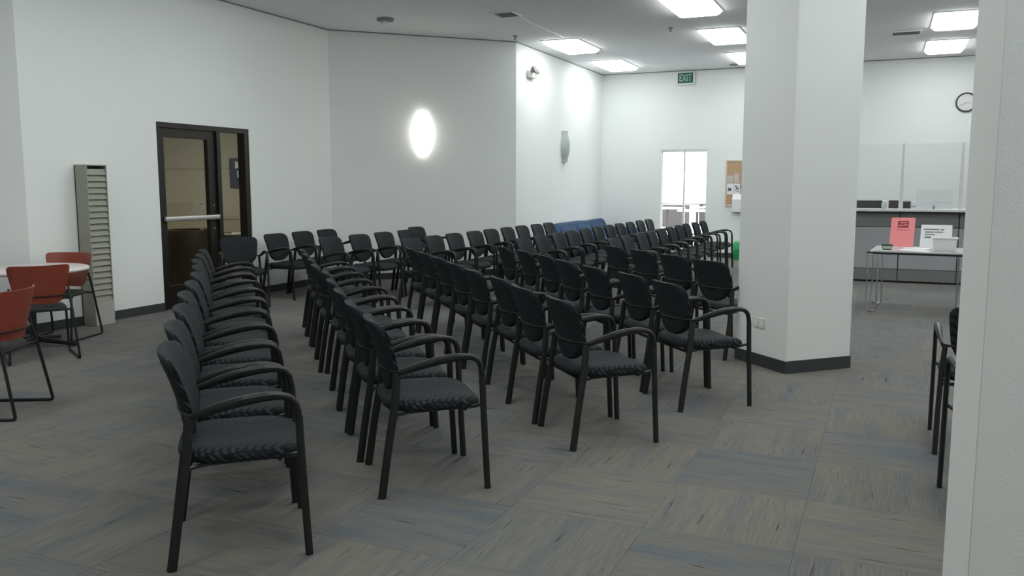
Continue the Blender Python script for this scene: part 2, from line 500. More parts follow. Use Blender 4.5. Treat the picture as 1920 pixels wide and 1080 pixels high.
# ---------------------------------------------------------------- black armchairs
def make_armchair():
    t = thing('armchair', 'black armchair', 'chair')
    # seat: lofted rounded cushion
    def ring(sc, z, drop=0.0, n=36):
        out = []
        for k in range(n):
            a = 2 * PI * k / n
            ca, sa = math.cos(a), math.sin(a)
            e = 2 / 4.2
            x = 0.252 * math.copysign(abs(ca) ** e, ca); y = 0.245 * math.copysign(abs(sa) ** e, sa)
            x *= 1.0 - 0.10 * max(0.0, -y / 0.245) ** 1.5
            y = y * sc + 0.012; x *= sc
            zz = z - 0.018 * max(0.0, (y - 0.10) / 0.15) ** 2 + 0.006 * max(0, -y / .24) - (0.01 * (1 - min(1, abs(x) / .2)) if z > .45 else 0)
            out.append((x, y, zz))
        return out
    MB().loft([ring(0.86, 0.402), ring(0.965, 0.407), ring(1.0, 0.424), ring(1.0, 0.440), ring(0.975, 0.456), ring(0.90, 0.465), ring(0.6, 0.469), ring(0.25, 0.469)]).build('seat', 'fabric', t, 60)
    # backrest: curved pad, rounded top, U-shaped foot, flaring backwards at the top
    half = [(0.485, 0.055), (0.50, 0.105), (0.525, 0.152), (0.555, 0.184), (0.60, 0.206), (0.66, 0.215), (0.72, 0.222), (0.765, 0.227), (0.795, 0.226), (0.818, 0.215), (0.833, 0.190), (0.840, 0.152)]
    nu = 14
    def yb(z): 
        q = (z - 0.485) / 0.36
        return -0.185 - 0.040 * q - 0.062 * q ** 2.2
    front, back = [], []
    for iz, (z, hw) in enumerate(half):
        edge_v = min(1.0, (0.849 - z) / 0.05, (z - 0.47) / 0.06)
        for k in range(nu + 1):
            s_ = -1 + 2 * k / nu
            x = hw * s_
            th = 0.009 + 0.015 * math.sqrt(max(0, 1 - s_ ** 6)) * (0.35 + 0.65 * max(0, edge_v))
            y = yb(z) + 0.75 * x * x
            front.append((x, y + th, z)); back.append((x, y - th, z))
    n1 = nu + 1; nz = len(half); vs_ = front + back; fs = []
    B = n1 * nz
    for j in range(nz - 1):
        for k in range(nu):
            a = j * n1 + k
            fs.append((a, a + 1, a + n1 + 1, a + n1)); fs.append((B + a, B + a + n1, B + a + n1 + 1, B + a + 1))
    for j in range(nz - 1):
        a = j * n1; fs.append((a, a + n1, B + a + n1, B + a)); a += nu; fs.append((a, B + a, B + a + n1, a + n1))
    for k in range(nu):
        fs.append((k, B + k, B + k + 1, k + 1)); a = (nz - 1) * n1 + k; fs.append((a, a + 1, B + a + 1, B + a))
    MB().add(vs_, fs).build('backrest', 'fabric', t, 70)
    for sx in (-1, 1):
        fl = [(0.265 * sx, 0.262, 0.0), (0.265 * sx, 0.252, 0.2), (0.265 * sx, 0.242, 0.42), (0.265 * sx, 0.236, 0.585)]
        MB().sweep(fl, (0.0125, 0.0165), 8, up=(0, 1, 0)).build('leg', 'black_metal', t)
        rl = [(0.262 * sx, -0.262, 0.0), (0.256 * sx, -0.225, 0.25), (0.248 * sx, -0.190, 0.45), (0.236 * sx, -0.176, 0.60)]
        MB().sweep(rl, (0.015, 0.0205), 8, up=(0, 1, 0)).build('leg', 'black_metal', t)
        arm = bezier((0.265 * sx, 0.236, 0.575), (0.265 * sx, 0.232, 0.645), (0.264 * sx, 0.215, 0.668), (0.262 * sx, 0.150, 0.670), 6)
        arm += bezier((0.262 * sx, 0.150, 0.670), (0.262 * sx, 0.05, 0.672), (0.262 * sx, -0.06, 0.640), (0.250 * sx, -0.165, 0.606), 8, True)
        wh = []
        for i in range(len(arm)):
            q = i / (len(arm) - 1)
            wh.append((0.0135 + 0.0065 * math.sin(PI * min(1, max(0, (q - .15) / .75))) - .006 * max(0, (q - .7) / .3), 0.0145 + 0.007 * math.sin(PI * min(1, max(0, (q - .35) / .65)))))
        MB().sweep(arm, wh, 8, up=(0, 0.3, 1)).build('armrest', 'arm', t)
        MB().sweep([(0.248 * sx, -0.195, 0.398), (0.212 * sx, -0.12, 0.402), (0.200 * sx, 0.08, 0.404), (0.235 * sx, 0.20, 0.415), (0.262 * sx, 0.240, 0.43)], (0.009, 0.009), 6).build('side_rail', 'black_metal', t)
    band = []
    for k in range(15):
        s_ = -1 + 2 * k / 14
        x = 0.25 * s_
        band.append((x, yb(0.6) - 0.028 + 1.05 * x * x, 0.606 - 0.006 * (1 - s_ * s_)))
    MB().sweep(band, [(0.005, 0.0075)] * 15, 8).build('back_band', 'arm', t)
    MB().sweep([(-0.245, -0.185, 0.388), (0.245, -0.185, 0.388)], 0.010, 6).build('cross_rail', 'black_metal', t)
    MB().sweep([(-0.225, 0.16, 0.400), (0.225, 0.16, 0.400)], 0.010, 6).build('cross_rail', 'black_metal', t)
    return t

ORD = ['first', 'second', 'third', 'fourth', 'fifth', 'sixth', 'seventh', 'eighth', 'ninth', 'tenth', 'eleventh']
chair0 = make_armchair(); used = [False]
def place_chair(x, y, heading, label, group):
    """heading: direction faced, degrees from +X"""
    rz = R(heading - 90)
    if not used[0]:
        used[0] = True; c = chair0; c.location = (x, y, 0); c.rotation_euler = (0, 0, rz); c['label'] = label; c['group'] = group
        return c
    return dup(chair0, (x, y, 0), rz, label, group)

# five rows facing away from the viewer: nearest chair centre, row direction, pitch, number, heading
rows = [
    ((-2.46, 2.745), 132.0, 0.607, 10, 41, 'row beside the red chairs', 'armchairs in the row beside the red chairs'),
    ((-2.12, 3.735), 131.6, 0.582, 9, 40, 'second row from the red chairs', 'armchairs in the second row from the red chairs'),
    ((-1.54, 4.80), 132.2, 0.588, 8, 42, 'third row from the red chairs', 'armchairs in the third row from the red chairs'),
    ((-1.16, 5.87), 132.6, 0.580, 7, 41, 'fourth row from the red chairs', 'armchairs in the fourth row from the red chairs'),
    ((-1.33, 7.62), 134.0, 0.582, 4, 42, 'short row beside the square pillar', 'armchairs in the short row beside the square pillar'),
]
for ri, ((x0, y0), d, pitch, cnt, head, txt, grp) in enumerate(rows):
    for k in range(cnt):
        jx, jy = (random.uniform(-.002, .002), random.uniform(-.025, .025)) if k else (0, 0)
        x = x0 + math.cos(R(d)) * (pitch * k + jx) + math.cos(R(head)) * jy
        y = y0 + math.sin(R(d)) * (pitch * k + jx) + math.sin(R(head)) * jy
        hd_ = head + random.uniform(-.5, .5) * (1 if k else 0)
        if ri == 4: x, y, hd_ = [(-1.245, 7.675, 51), (-1.655, 8.115, 48), (-2.065, 8.545, 45), (-2.475, 8.965, 44)][k]
        end = 'pillar end' if ri == 4 else 'aisle end'
        lab = f'{ORD[k]} black woven armchair from the {end}, {txt}'
        place_chair(x, y, hd_, lab, grp)

# five rows whose chairs face the counter side, given as the centre line and each chair's place along it
cols = [
    (-7.24, [8.27, 9.18, 9.77, 10.36], 'black armchair from the dark glass door, row against the left wall', 'armchairs against the left wall'),
    (-6.12, [8.88, 9.48, 10.10, 10.70, 11.52], 'black armchair from the dark glass door, row before the lit sconce', 'armchairs in the row before the lit sconce'),
    (-5.06, [9.04, 9.62, 10.20, 10.78, 11.36, 11.94, 12.52, 13.10, 13.68], 'black armchair counted towards the blue sofa, row ending at that sofa', 'armchairs in the row ending at the blue sofa'),
    (-3.85, [9.66, 10.25, 10.88, 11.46, 12.04, 12.68, 13.30, 13.90, 14.48, 15.20, 15.79], 'black armchair counted towards the far wall, row before the blue sofa', 'armchairs in the row before the blue sofa'),
    (-2.78, [10.03, 10.61, 11.19, 11.77, 12.38, 13.01, 13.61, 14.21, 14.81, 15.43], 'black armchair counted towards the exit doors, row nearest the green bin', 'armchairs in the row nearest the green bin'),
]
for x0, ys, txt, grp in cols:
    for k, y in enumerate(ys):
        xx, hh = x0 + random.uniform(-.02, .02), random.uniform(-1, 1)
        if (x0, k) == (-7.24, 0): hh = -40
        if (x0, k) == (-6.12, 4): xx = -6.42
        place_chair(xx, y, hh, f'{ORD[k]} {txt}', grp)

place_chair(0.575, 5.45, 90, 'black armchair right of the aisle, further from the white pillar corner', 'armchairs half hidden by the near white pillar')
place_chair(0.60, 4.38, 96, 'black armchair right of the aisle, closer to the white pillar corner', 'armchairs half hidden by the near white pillar')

# ---------------------------------------------------------------- round table and red chairs
t = thing('round_table', 'round pale laminate table beside the red chairs', 'table', (-7.22, 5.40, 0))
MB().lathe([(0.0, 0.700), (0.485, 0.700), (0.497, 0.707), (0.5, 0.718), (0.497, 0.728), (0.488, 0.734), (0.0, 0.734)], 48).build('table_top', 'laminate', t, 50)
MB().lathe([(0.045, 0.03), (0.038, 0.08), (0.032, 0.12), (0.032, 0.66), (0.05, 0.68), (0.12, 0.70)], 20).build('pedestal', 'black_metal', t)
for k in range(4):
    a = R(20) + k * PI / 2
    MB().sweep([(0.02 * math.cos(a), 0.02 * math.sin(a), 0.07), (0.22 * math.cos(a), 0.22 * math.sin(a), 0.045), (0.40 * math.cos(a), 0.40 * math.sin(a), 0.022)], [(0.026, 0.028), (0.024, 0.022), (0.02, 0.018)], 8).build('foot', 'black_metal', t)

def make_red_chair():
    t = thing('red_chair', 'red chair', 'chair', group='red shell chairs with black sled bases')
    def ring(sc, z, n=28):
        out = []
        for k in range(n):
            a = 2 * PI * k / n; ca, sa = math.cos(a), math.sin(a); e = 2 / 3.4
            x = 0.215 * math.copysign(abs(ca) ** e, ca) * sc; y = 0.21 * math.copysign(abs(sa) ** e, sa) * sc + 0.02
            out.append((x, y, z - 0.015 * max(0, y / .2) ** 2))
        return out
    MB().loft([ring(.9, .420), ring(1, .432), ring(1, .448), ring(.93, .462), ring(.5, .466)]).build('seat', 'seat_black', t, 60)
    # bent shell back: wide rounded trapezoid, curved about the sitter
    rowsz = [(0.490, 0.120), (0.502, 0.158), (0.535, 0.180), (0.60, 0.200), (0.70, 0.220), (0.77, 0.234), (0.80, 0.236), (0.815, 0.228), (0.822, 0.212)]
    nu = 12; front, back = [], []
    for z, hw in rowsz:
        q = (z - .49) / .332
        for k in range(nu + 1):
            x = hw * (-1 + 2 * k / nu)
            y = -0.185 - 0.085 * q + 1.35 * x * x
            front.append((x, y + .006, z)); back.append((x, y - .006, z))
    n1 = nu + 1; nz = len(rowsz); B = n1 * nz; fs = []
    for j in range(nz - 1):
        for k in range(nu):
            a = j * n1 + k
            fs += [(a, a + 1, a + n1 + 1, a + n1), (B + a, B + a + n1, B + a + n1 + 1, B + a + 1)]
        a = j * n1; fs.append((a, a + n1, B + a + n1, B + a)); a += nu; fs.append((a, B + a, B + a + n1, a + n1))
    for k in range(nu):
        fs.append((k, B + k, B + k + 1, k + 1)); a = (nz - 1) * n1 + k; fs.append((a, a + 1, B + a + 1, B + a))
    MB().add(front + back, fs).build('backrest', 'red_ply', t, 60)
    for sx in (-1, 1):
        path = [(0.222 * sx, -0.150, 0.63), (0.235 * sx, -0.190, 0.45), (0.262 * sx, -0.262, 0.035)]
        path += bezier((0.262 * sx, -0.262, 0.035), (0.263 * sx, -0.268, 0.012), (0.263 * sx, -0.255, 0.0105), (0.262 * sx, -0.235, 0.0105), 4, True)
        path += [(0.262 * sx, 0.0, 0.0105)] + bezier((0.262 * sx, 0.215, 0.0105), (0.262 * sx, 0.24, 0.0105), (0.262 * sx, 0.248, 0.015), (0.261 * sx, 0.243, 0.04), 4)
        path += [(0.245 * sx, 0.185, 0.40), (0.20 * sx, 0.15, 0.425)]
        MB().sweep(path, 0.0105, 8, up=(1, 0, 0)).build('sled_leg', 'black_metal', t)
    MB().sweep([(-0.238, -0.19, .43), (0.238, -0.19, .43)], .009, 6).build('cross_rail', 'black_metal', t)
    MB().sweep([(-0.238, 0.15, .418), (0.238, 0.15, .418)], .009, 6).build('cross_rail', 'black_metal', t)
    m = MB()
    bp = [(0.226 * s_, -0.2 + 1.15 * (0.226 * s_) ** 2 - .022, .555) for s_ in [x / 5 for x in range(-5, 6)]]
    m.sweep(bp, .006, 6).build('back_rail', 'black_metal', t)
    return t
rc = make_red_chair()
rc.location = (-7.36, 5.80, 0); rc.rotation_euler = (0, 0, R(-72 - 90)); rc['label'] = 'red shell chair between the round table and the brochure rack'
dup(rc, (-6.68, 5.05, 0), R(150 - 90), 'red shell chair seen from behind, drawn up to the round table')
dup(rc, (-5.37, 3.69, 0), R(208 - 90), 'orange-red shell chair with its back turned to the round table')

# ---------------------------------------------------------------- brochure rack
t = thing('brochure_rack', 'tall narrow putty-coloured metal brochure rack on the left wall', 'rack', (XL, 6.41, 0))
W, D_, HT = 0.25, 0.19, 1.70
MB().box(0.012, 0.022, 0, W, 0.02, HT).build('back_panel', 'rack', t, 0)
for y in (0, W - .008): MB().box(0.012, D_, y, y + .008, 0.02, HT).build('side_panel', 'rack', t, 0)
MB().box(0.012, D_, 0.008, W - .008, HT - .01, HT).build('top_panel', 'rack', t, 0)
MB().rbox(0.012, D_ + .012, 0.004, W - .004, 0.0, 0.255, .004, 1).build('plinth', 'rack_base', t)
np_ = 22; pz = (HT - .03 - .27) / np_
for k in range(np_):
    z = .262 + k * pz
    m = MB()
    m.add([(D_ - .004, .009, z), (D_ - .004, W - .009, z), (D_ - .026, W - .009, z + pz * .90), (D_ - .026, .009, z + pz * .90), (D_ - .008, .009, z), (D_ - .008, W - .009, z), (D_ - .030, W - .009, z + pz * .90), (D_ - .030, .009, z + pz * .90)],
          [(0, 1, 2, 3), (7, 6, 5, 4), (0, 4, 5, 1), (2, 6, 7, 3), (1, 5, 6, 2), (0, 3, 7, 4)])
    m.build('pocket', 'rack_pocket', t, 0)
    MB().box(0.02, D_ - .002, .009, W - .009, z - .003, z + .001).build('shelf_lip', 'rack_base', t, 0)

# ---------------------------------------------------------------- dark glass door in the left wall
d1 = struct_empty('door_1', 'dark bronze glass door with side light and push bar', (XL - .07, DY0, 0))
DW = DY1 - DY0
FT = 0.05
m = MB(); m.box(-.06, .06, 0, FT, 0, DZ).build('frame_post', 'bronze', d1, 0)
MB().box(-.06, .06, DW - FT - .03, DW, 0, DZ).build('frame_post', 'bronze', d1, 0)
MB().box(-.06, .06, FT, DW - .08, DZ - .06, DZ).build('frame_head', 'bronze', d1, 0)
MB().box(-.06, .06, 0.985, 1.05, 0, DZ - .06).build('mullion', 'bronze', d1, 0)
MB().box(-.06, .06, 1.05, DW - .08, 0, 0.12).build('sill', 'bronze', d1, 0)
leaf = MB(); L0, L1 = FT + .004, .981
leaf.box(-.03, .03, L0, L0 + .085, .01, DZ - .064).box(-.03, .03, L1 - .13, L1, .01, DZ - .064)
leaf.box(-.03, .03, L0 + .085, L1 - .13, DZ - .17, DZ - .064).box(-.03, .03, L0 + .085, L1 - .13, .01, .28)
lf = leaf.build('door_leaf', 'bronze', d1, 0)
MB().box(-.004, .004, L0 + .08, L1 - .125, .27, DZ - .16).build('pane', 'glass', lf, 0)
MB().rbox(.055, .10, L0 + .005, L1 - .02, 1.055, 1.115, .012, 2).build('push_bar', 'alu', lf)
MB().box(.028, .06, L0 + .01, L0 + .06, 1.05, 1.12).box(.028, .06, L1 - .07, L1 - .02, 1.05, 1.12).build('bar_bracket', 'bronze', lf, 0)
ph = [(-.03, L1 - .19, 1.25), (-.075, L1 - .20, 1.25), (-.08, L1 - .20, 1.22), (-.08, L1 - .20, .96), (-.075, L1 - .20, .93), (-.03, L1 - .19, .93)]
MB().sweep(ph, .011, 8, up=(0, 1, 0)).build('pull_handle', 'alu', lf)
for z in (1.235, .945): MB().lathe([(.009, 0), (.009, .006)], 10).rot(0).build('bolt', 'alu', lf).matrix_local = Matrix.Translation((.03, L1 - .06, z)) @ Matrix.Rotation(PI / 2, 4, 'Y')
MB().box(-.004, .004, 1.045, DW - .075, .115, DZ - .055).build('side_pane', 'glass', d1, 0)

# room beyond the dark glass door
SX0, SY0, SY1 = -13.2, 6.6, 11.4
side_floor = struct(MB().box(SX0, XL - TW, SY0, SY1, -.1, 0).build('floor', 'panel_dark', sharp=0), 'dark floor of the room behind the glass door')
struct(MB().box(SX0, XL - TW, SY0, SY1, 2.75, 2.85).build('ceiling', 'beige', sharp=0), 'ceiling of the room behind the glass door')
struct(MB().box(SX0, XL - TW - .001, SY1, SY1 + .1, 0, 2.8).build('wall_side_room_far', 'beige', sharp=0), 'beige wall seen through the dark glass door')
struct(MB().box(SX0 - .1, SX0, SY0, SY1, 0, 2.8).build('wall_side_room_left', 'beige', sharp=0), 'beige end wall of the room behind the glass door')
struct(MB().box(SX0, XL - TW - .001, SY0 - .1, SY0, 0, 2.8).build('wall_side_room_near', 'beige', sharp=0), 'beige near wall of the room behind the glass door')
for z in (.9, 1.75): struct(MB().box(SX0, XL - TW - .01, SY1 - .006, SY1, z, z + .012).build('trim_3' if z < 1 else 'trim_4', 'tan', sharp=0), 'thin tan wall joint in the side room')
t = thing('side_room_lamp', 'warm ceiling lamp in the room behind the glass door', 'ceiling lamp', (-10.4, 9.0, 2.75))
MB().rbox(-.62, .62, -.32, .32, -.03, -.001, .008, 1).build('frame', 'white', t)
MB().box(-.58, .58, -.28, .28, -.036, -.0301).build('diffuser', 'side_lamp', t, 0)
t = thing('notice_board', 'navy notice board with white papers behind the glass door', 'notice board', (-10.14, SY1 - .02, 1.43))
MB().box(-.02, .48, -.005, .018, .0, .50).build('board', 'navy', t, 0)
MB().box(.11, .19, -.009, -.0055, .33, .44).build('sheet', 'paper', t, 0)
MB().box(.15, .24, -.009, -.0055, .18, .29).build('sheet', 'paper', t, 0)
t = thing('tub_chair', 'dark brown tub chair seen through the glass door', 'chair', (-9.05, 9.30, 0), R(35))
rr = []
for z, s_ in ((.06, .93), (.2, .97), (.55, 1.0), (.82, 1.0), (.86, .96)):
    rr.append([(.36 * s_ * math.cos(a), .34 * s_ * math.sin(a), z) for a in [R(20 + 320 * k / 20) for k in range(21)]] + [(.26 * math.cos(a), .24 * math.sin(a), z) for a in [R(340 - 320 * k / 20) for k in range(21)]])
MB().loft(rr).build('shell', 'brown', t, 50)
MB().lathe([(.0, .30), (.25, .30), (.27, .33), (.27, .42), (.24, .45), (0, .455)], 24).build('seat', 'brown', t)
for a in (45, 135, 225, 315): MB().sweep([(.25 * math.cos(R(a)), .25 * math.sin(R(a)), 0), (.25 * math.cos(R(a)), .25 * math.sin(R(a)), .1)], .02, 8).build('leg', 'black_metal', t)
t = thing('side_table', 'dark square table with papers behind the glass side light', 'table', (-9.15, 10.35, 0))
MB().rbox(-.42, .42, -.35, .35, .70, .735, .006, 1).build('table_top', 'brown', t)
for x in (-.37, .37):
    for y in (-.3, .3): MB().box(x - .02, x + .02, y - .02, y + .02, 0, .70).build('leg', 'black_metal', t, 0)
for k, (x, y, a, z) in enumerate(((-9.20, 10.28, 12, .736), (-9.08, 10.40, -20, .7375))):
    o = MB().box(-.14, .14, -.105, .105, 0, .0012 + .02 * k).rot(R(a)).build('paper_stack', 'paper', None, 0); o.location = (x, y, z)
    tag(o, ['single white sheet on the dark table behind the glass', 'thick stack of white sheets on the dark table behind the glass'][k], 'paper')
t = thing('low_cabinet', 'low tan cabinet in the room behind the glass door', 'cabinet', (-10.9, 10.95, 0))
MB().box(-.5, .5, -.35, .40, .04, .42).build('body', 'brown', t, 0)
MB().rbox(-.52, .52, -.37, .41, .42, .45, .005, 1).build('top', 'tan', t)
MB().box(-.48, .48, -.3, .38, 0, .04).build('plinth', 'dark', t, 0)

# ---------------------------------------------------------------- glass exit doors in the far wall, patio beyond
d2 = struct_empty('door_2', 'bright glass double exit doors under the exit sign', (FX0, YF + .07, 0))
DW2 = FX1 - FX0
for x0, x1 in ((0, .02), (DW2 - .02, DW2)): MB().box(x0, x1, -.06, .06, 0, FZ).build('frame_post', 'white', d2, 0)
MB().box(.02, DW2 - .02, -.06, .06, FZ - .02, FZ).build('frame_head', 'white', d2, 0)
for k in (0, 1):
    a = .022 + k * (DW2 / 2 - .021); b = a + DW2 / 2 - .024
    m = MB().box(a, a + .018, -.02, .02, .01, FZ - .022).box(b - .018, b, -.02, .02, .01, FZ - .022).box(a + .018, b - .018, -.02, .02, FZ - .04, FZ - .022).box(a + .018, b - .018, -.02, .02, .01, .12)
    lf = m.build('door_leaf', 'white', d2, 0)
    MB().box(a + .015, b - .015, -.003, .003, .11, FZ - .035).build('pane', 'glass', lf, 0)
    MB().sweep([(a + .03, -.05, 1.09), (b - .03, -.05, 1.09)], .011, 8).build('push_bar', 'alu', lf)
struct(MB().box(-40, 40, YF + TW, 90, -.2, -.02).build('ground', 'concrete', sharp=0), 'bright paved patio outside the exit doors')
def patio_table(x, y, label):
    t = thing('patio_table', label, 'table', (x, y, -.02), 0, 'patio tables outside the exit doors')
    MB().lathe([(0, .70), (.58, .70), (.60, .715), (.60, .73), (.57, .745), (0, .75)], 28).build('table_top', 'white', t)
    MB().lathe([(.30, 0), (.30, .03), (.05, .05), (.04, .1), (.04, .66), (.12, .70)], 14).build('pedestal', 'planter', t)
patio_table(-6.7, 28.3, 'round white patio table outside the left exit door leaf')
patio_table(-5.35, 29.4, 'round white patio table outside between the exit door leaves')
patio_table(-5.2, 25.8, 'round white patio table outside the right exit door leaf')
for x, y, sx, sy, h, lab in ((-6.95, 30.5, .95, .5, .78, 'dark mauve planter box outside the left exit door leaf'), (-5.75, 31.6, 1.0, .5, .80, 'dark mauve planter box outside behind the patio tables'), (-4.95, 27.3, .55, .5, .78, 'dark mauve planter box outside the right exit door leaf')):
    t = thing('planter_box', lab, 'planter', (x, y, -.02), 0, 'planters on the patio')
    MB().box(-sx / 2, sx / 2, -sy / 2, sy / 2, 0, h).build('body', 'planter', t, 0)
    MB().box(-sx / 2 - .04, sx / 2 + .04, -sy / 2 - .04, sy / 2 + .04, h, h + .06).build('rim', 'white', t, 0)

# ---------------------------------------------------------------- ceiling lights, vents and small ceiling fittings
def ceiling_light(x, y, label, proto=[None]):
    if proto[0] is None:
        t = thing('ceiling_light', label, 'ceiling light', (x, y, H), 0, 'fluorescent ceiling lights')
        a, b = .29, .61
        m = MB(); m.box(-a - .025, -a, -b - .025, b + .025, -.012, -.001).box(a, a + .025, -b - .025, b + .025, -.012, -.001).box(-a, a, -b - .025, -b, -.012, -.001).box(-a, a, b, b + .025, -.012, -.001)
        m.build('frame', 'white', t, 0)
        MB().loft([[(x * (1 - k) - math.copysign(0, x), y * (1 - k * .6), z) for x, y, _ in rrect(a, b, 0, .05)] for k, z in ((0, -.002), (.0, -.018), (.04, -.045), (.14, -.066), (.3, -.074))]).build('diffuser', 'diffuser', t, 40)
        proto[0] = t; return t
    return dup(proto[0], (x, y, H), 0, label, 'fluorescent ceiling lights')
where = {(-4.94, 13.8): 'lit ceiling light beside the ceiling vent over the short wall', (-4.94, 16.3): 'lit ceiling light nearest the corner behind the blue sofa',
         (-2.43, 11.3): 'lit ceiling light over the row nearest the green bin', (-2.43, 13.8): 'lit ceiling light between the sprinkler and the square pillar', (-2.43, 16.3): 'lit ceiling light nearest the exit sign',
         (.78, 13.8): 'lit ceiling light over the front edge of the service counter', (.78, 16.3): 'lit ceiling light nearest the wall clock'}
for (x, y), lab in where.items(): ceiling_light(x, y, lab)
for x in (.78, 3.9):
    for y in (11.3, 8.8, 6.3, 3.8, 1.3, -1.2): ceiling_light(x, y, 'lit ceiling light over the open carpet right of the chair rows')
for y in (13.8, 16.3): ceiling_light(3.9, y, 'lit ceiling light over the far end of the service counter')
for y in (8.7, 6.3, 3.8, 1.3): ceiling_light(-2.43, y, 'lit ceiling light over the rows of black armchairs')
for x, y in ((-5.6, 8.1), (-5.6, 5.7), (-5.6, 3.3), (-5.6, .9)): ceiling_light(x, y, 'lit ceiling light along the side of the red chairs')

def vent(x, y, sx, sy, label):
    t = thing('ceiling_vent', label, 'vent', (x, y, H), 0, 'ceiling air vents')
    f = .035
    m = MB(); m.box(-sx / 2 - f, sx / 2 + f, -sy / 2 - f, -sy / 2, -.014, -.001).box(-sx / 2 - f, sx / 2 + f, sy / 2, sy / 2 + f, -.014, -.001).box(-sx / 2 - f, -sx / 2, -sy / 2, sy / 2, -.014, -.001).box(sx / 2, sx / 2 + f, -sy / 2, sy / 2, -.014, -.001)
    m.build('frame', 'white', t, 0)
    MB().box(-sx / 2, sx / 2, -sy / 2, sy / 2, -.004, -.001).build('backing', 'dark', t, 0)
    n_ = 7
    for k in range(n_):
        y0 = -sy / 2 + (k + .5) * sy / n_
        MB().add([(-sx / 2, y0 - .009, -.005), (sx / 2, y0 - .009, -.005), (sx / 2, y0 + .009, -.013), (-sx / 2, y0 + .009, -.013), (-sx / 2, y0 - .009, -.007), (sx / 2, y0 - .009, -.007), (sx / 2, y0 + .009, -.015), (-sx / 2, y0 + .009, -.015)],
                 [(0, 1, 2, 3), (7, 6, 5, 4), (0, 4, 5, 1), (2, 6, 7, 3), (1, 5, 6, 2), (0, 3, 7, 4)]).build('slat', 'grey', t, 0)
vent(-4.87, 10.96, .27, .30, 'square ceiling vent beside the narrow white ceiling seam')
vent(-4.95, 14.66, .38, .22, 'ceiling vent touching the lit panel over the short wall')
vent(.15, 14.72, .38, .28, 'ceiling vent beside the lit panels over the service counter')
t = thing('smoke_detector', 'round dark ceiling detector above the angled wall', 'smoke detector', (-6.56, 10.58, H))
MB().lathe([(.06, -.045), (.115, -.035), (.12, -.015), (.12, -.001)], 24).build('base', 'grey', t)
MB().lathe([(.01, -.085), (.03, -.08), (.035, -.045)], 14, (0, -.02)).build('sensor', 'white', t)
for x, y, lab in ((-5.45, 12.6, 'small pendant sprinkler head above the wall corner'), (-3.06, 12.88, 'small pendant sprinkler head between the lit ceiling panels')):
    t = thing('sprinkler_head', lab, 'sprinkler', (x, y, H), 0, 'sprinkler heads')
    MB().lathe([(.035, -.012), (.04, -.004), (.04, -.001)], 16).build('escutcheon', 'grey', t)
    MB().lathe([(.012, -.05), (.012, -.012)], 10).build('body', 'grey', t)
    MB().lathe([(.022, -.056), (.022, -.052)], 14).build('deflector', 'grey', t)
t = thing('ceiling_speaker', 'small round ceiling grille near the exit sign', 'speaker', (-2.83, 17.25, H))
MB().lathe([(.07, -.02), (.10, -.012), (.105, -.001)], 24).build('grille', 'grey', t)

# ---------------------------------------------------------------- wall fittings
def sconce(x, y, z, rotz, mat, label):
    t = thing('wall_sconce', label, 'wall lamp', (x, y, z), rotz)   # local -y points away from the wall
    prof = [(-.29, .098), (-.21, .100), (-.19, .112), (-.10, .142), (0, .152), (.10, .142), (.19, .112), (.21, .100), (.29, .098)]
    rings = []
    for zz, r in prof:
        rings.append([(r * math.cos(a), -.004 - .75 * r * abs(math.sin(a)), zz) for a in [PI + PI * k / 16 for k in range(17)]] + [(r, -.002, zz), (-r, -.002, zz)])
    MB().loft(rings).build('shade', mat, t, 60)
    MB().box(-.06, .06, -.012, -.001, -.2, .2).build('back_plate', 'alu', t, 0)
sconce(-6.775, 11.975, 2.29, R(45), 'sconce', 'glowing barrel-shaped sconce on the angled white wall')
sconce(X3, 15.37, 2.2, R(90), 'sconce_off', 'unlit grey barrel-shaped sconce above the blue sofa')
t = thing('emergency_light', 'white twin-head emergency light high on the short wall', 'emergency light', (X3, 13.68, 3.34), R(90))
MB().rbox(-.14, .14, -.08, -.001, -.06, .06, .015, 2).build('housing', 'offwhite', t)
for x in (-.1, .1):
    o = MB().lathe([(.03, 0), (.055, .03), (.06, .07), (.05, .08)], 18).build('lamp_head', 'offwhite' if x > 0 else 'grey', t)  # one white head is grey: its shading is put into the colour
    o.matrix_local = Matrix.Translation((x, -.07, .06)) @ Matrix.Rotation(R(80), 4, 'X')

t = thing('exit_sign', 'green and white exit sign above the far glass doors', 'exit sign', (-3.875, YF, 3.64))
MB().rbox(-.185, .185, -.05, -.001, -.135, .125, .008, 1).build('housing', 'white', t)
MB().box(-.16, .155, -.054, -.0505, -.10, .105).build('face', 'exit_green', t, 0)
def text_mesh(body, size, name, mat, parent, loc, rot, xscale=1.0):
    cu = bpy.data.curves.new(name, 'FONT'); cu.body = body; cu.size = size; cu.extrude = .0015; cu.align_x = 'CENTER'; cu.align_y = 'CENTER'; cu.resolution_u = 3
    tmp = bpy.data.objects.new('tmp', cu); COL.objects.link(tmp)
    dg = bpy.context.evaluated_depsgraph_get()
    me = bpy.data.meshes.new_from_object(tmp.evaluated_get(dg))
    bpy.data.objects.remove(tmp)
    me.materials.clear(); me.materials.append(M[mat])
    o = bpy.data.objects.new(name, me); COL.objects.link(o); o.parent = parent; o.location = loc; o.rotation_euler = rot; o.scale = (xscale, 1, 1)
    return o
text_mesh('EXIT', .2, 'lettering', 'exit_letter', t, (-.003, -.0555, .0), (PI / 2, 0, 0), .62)

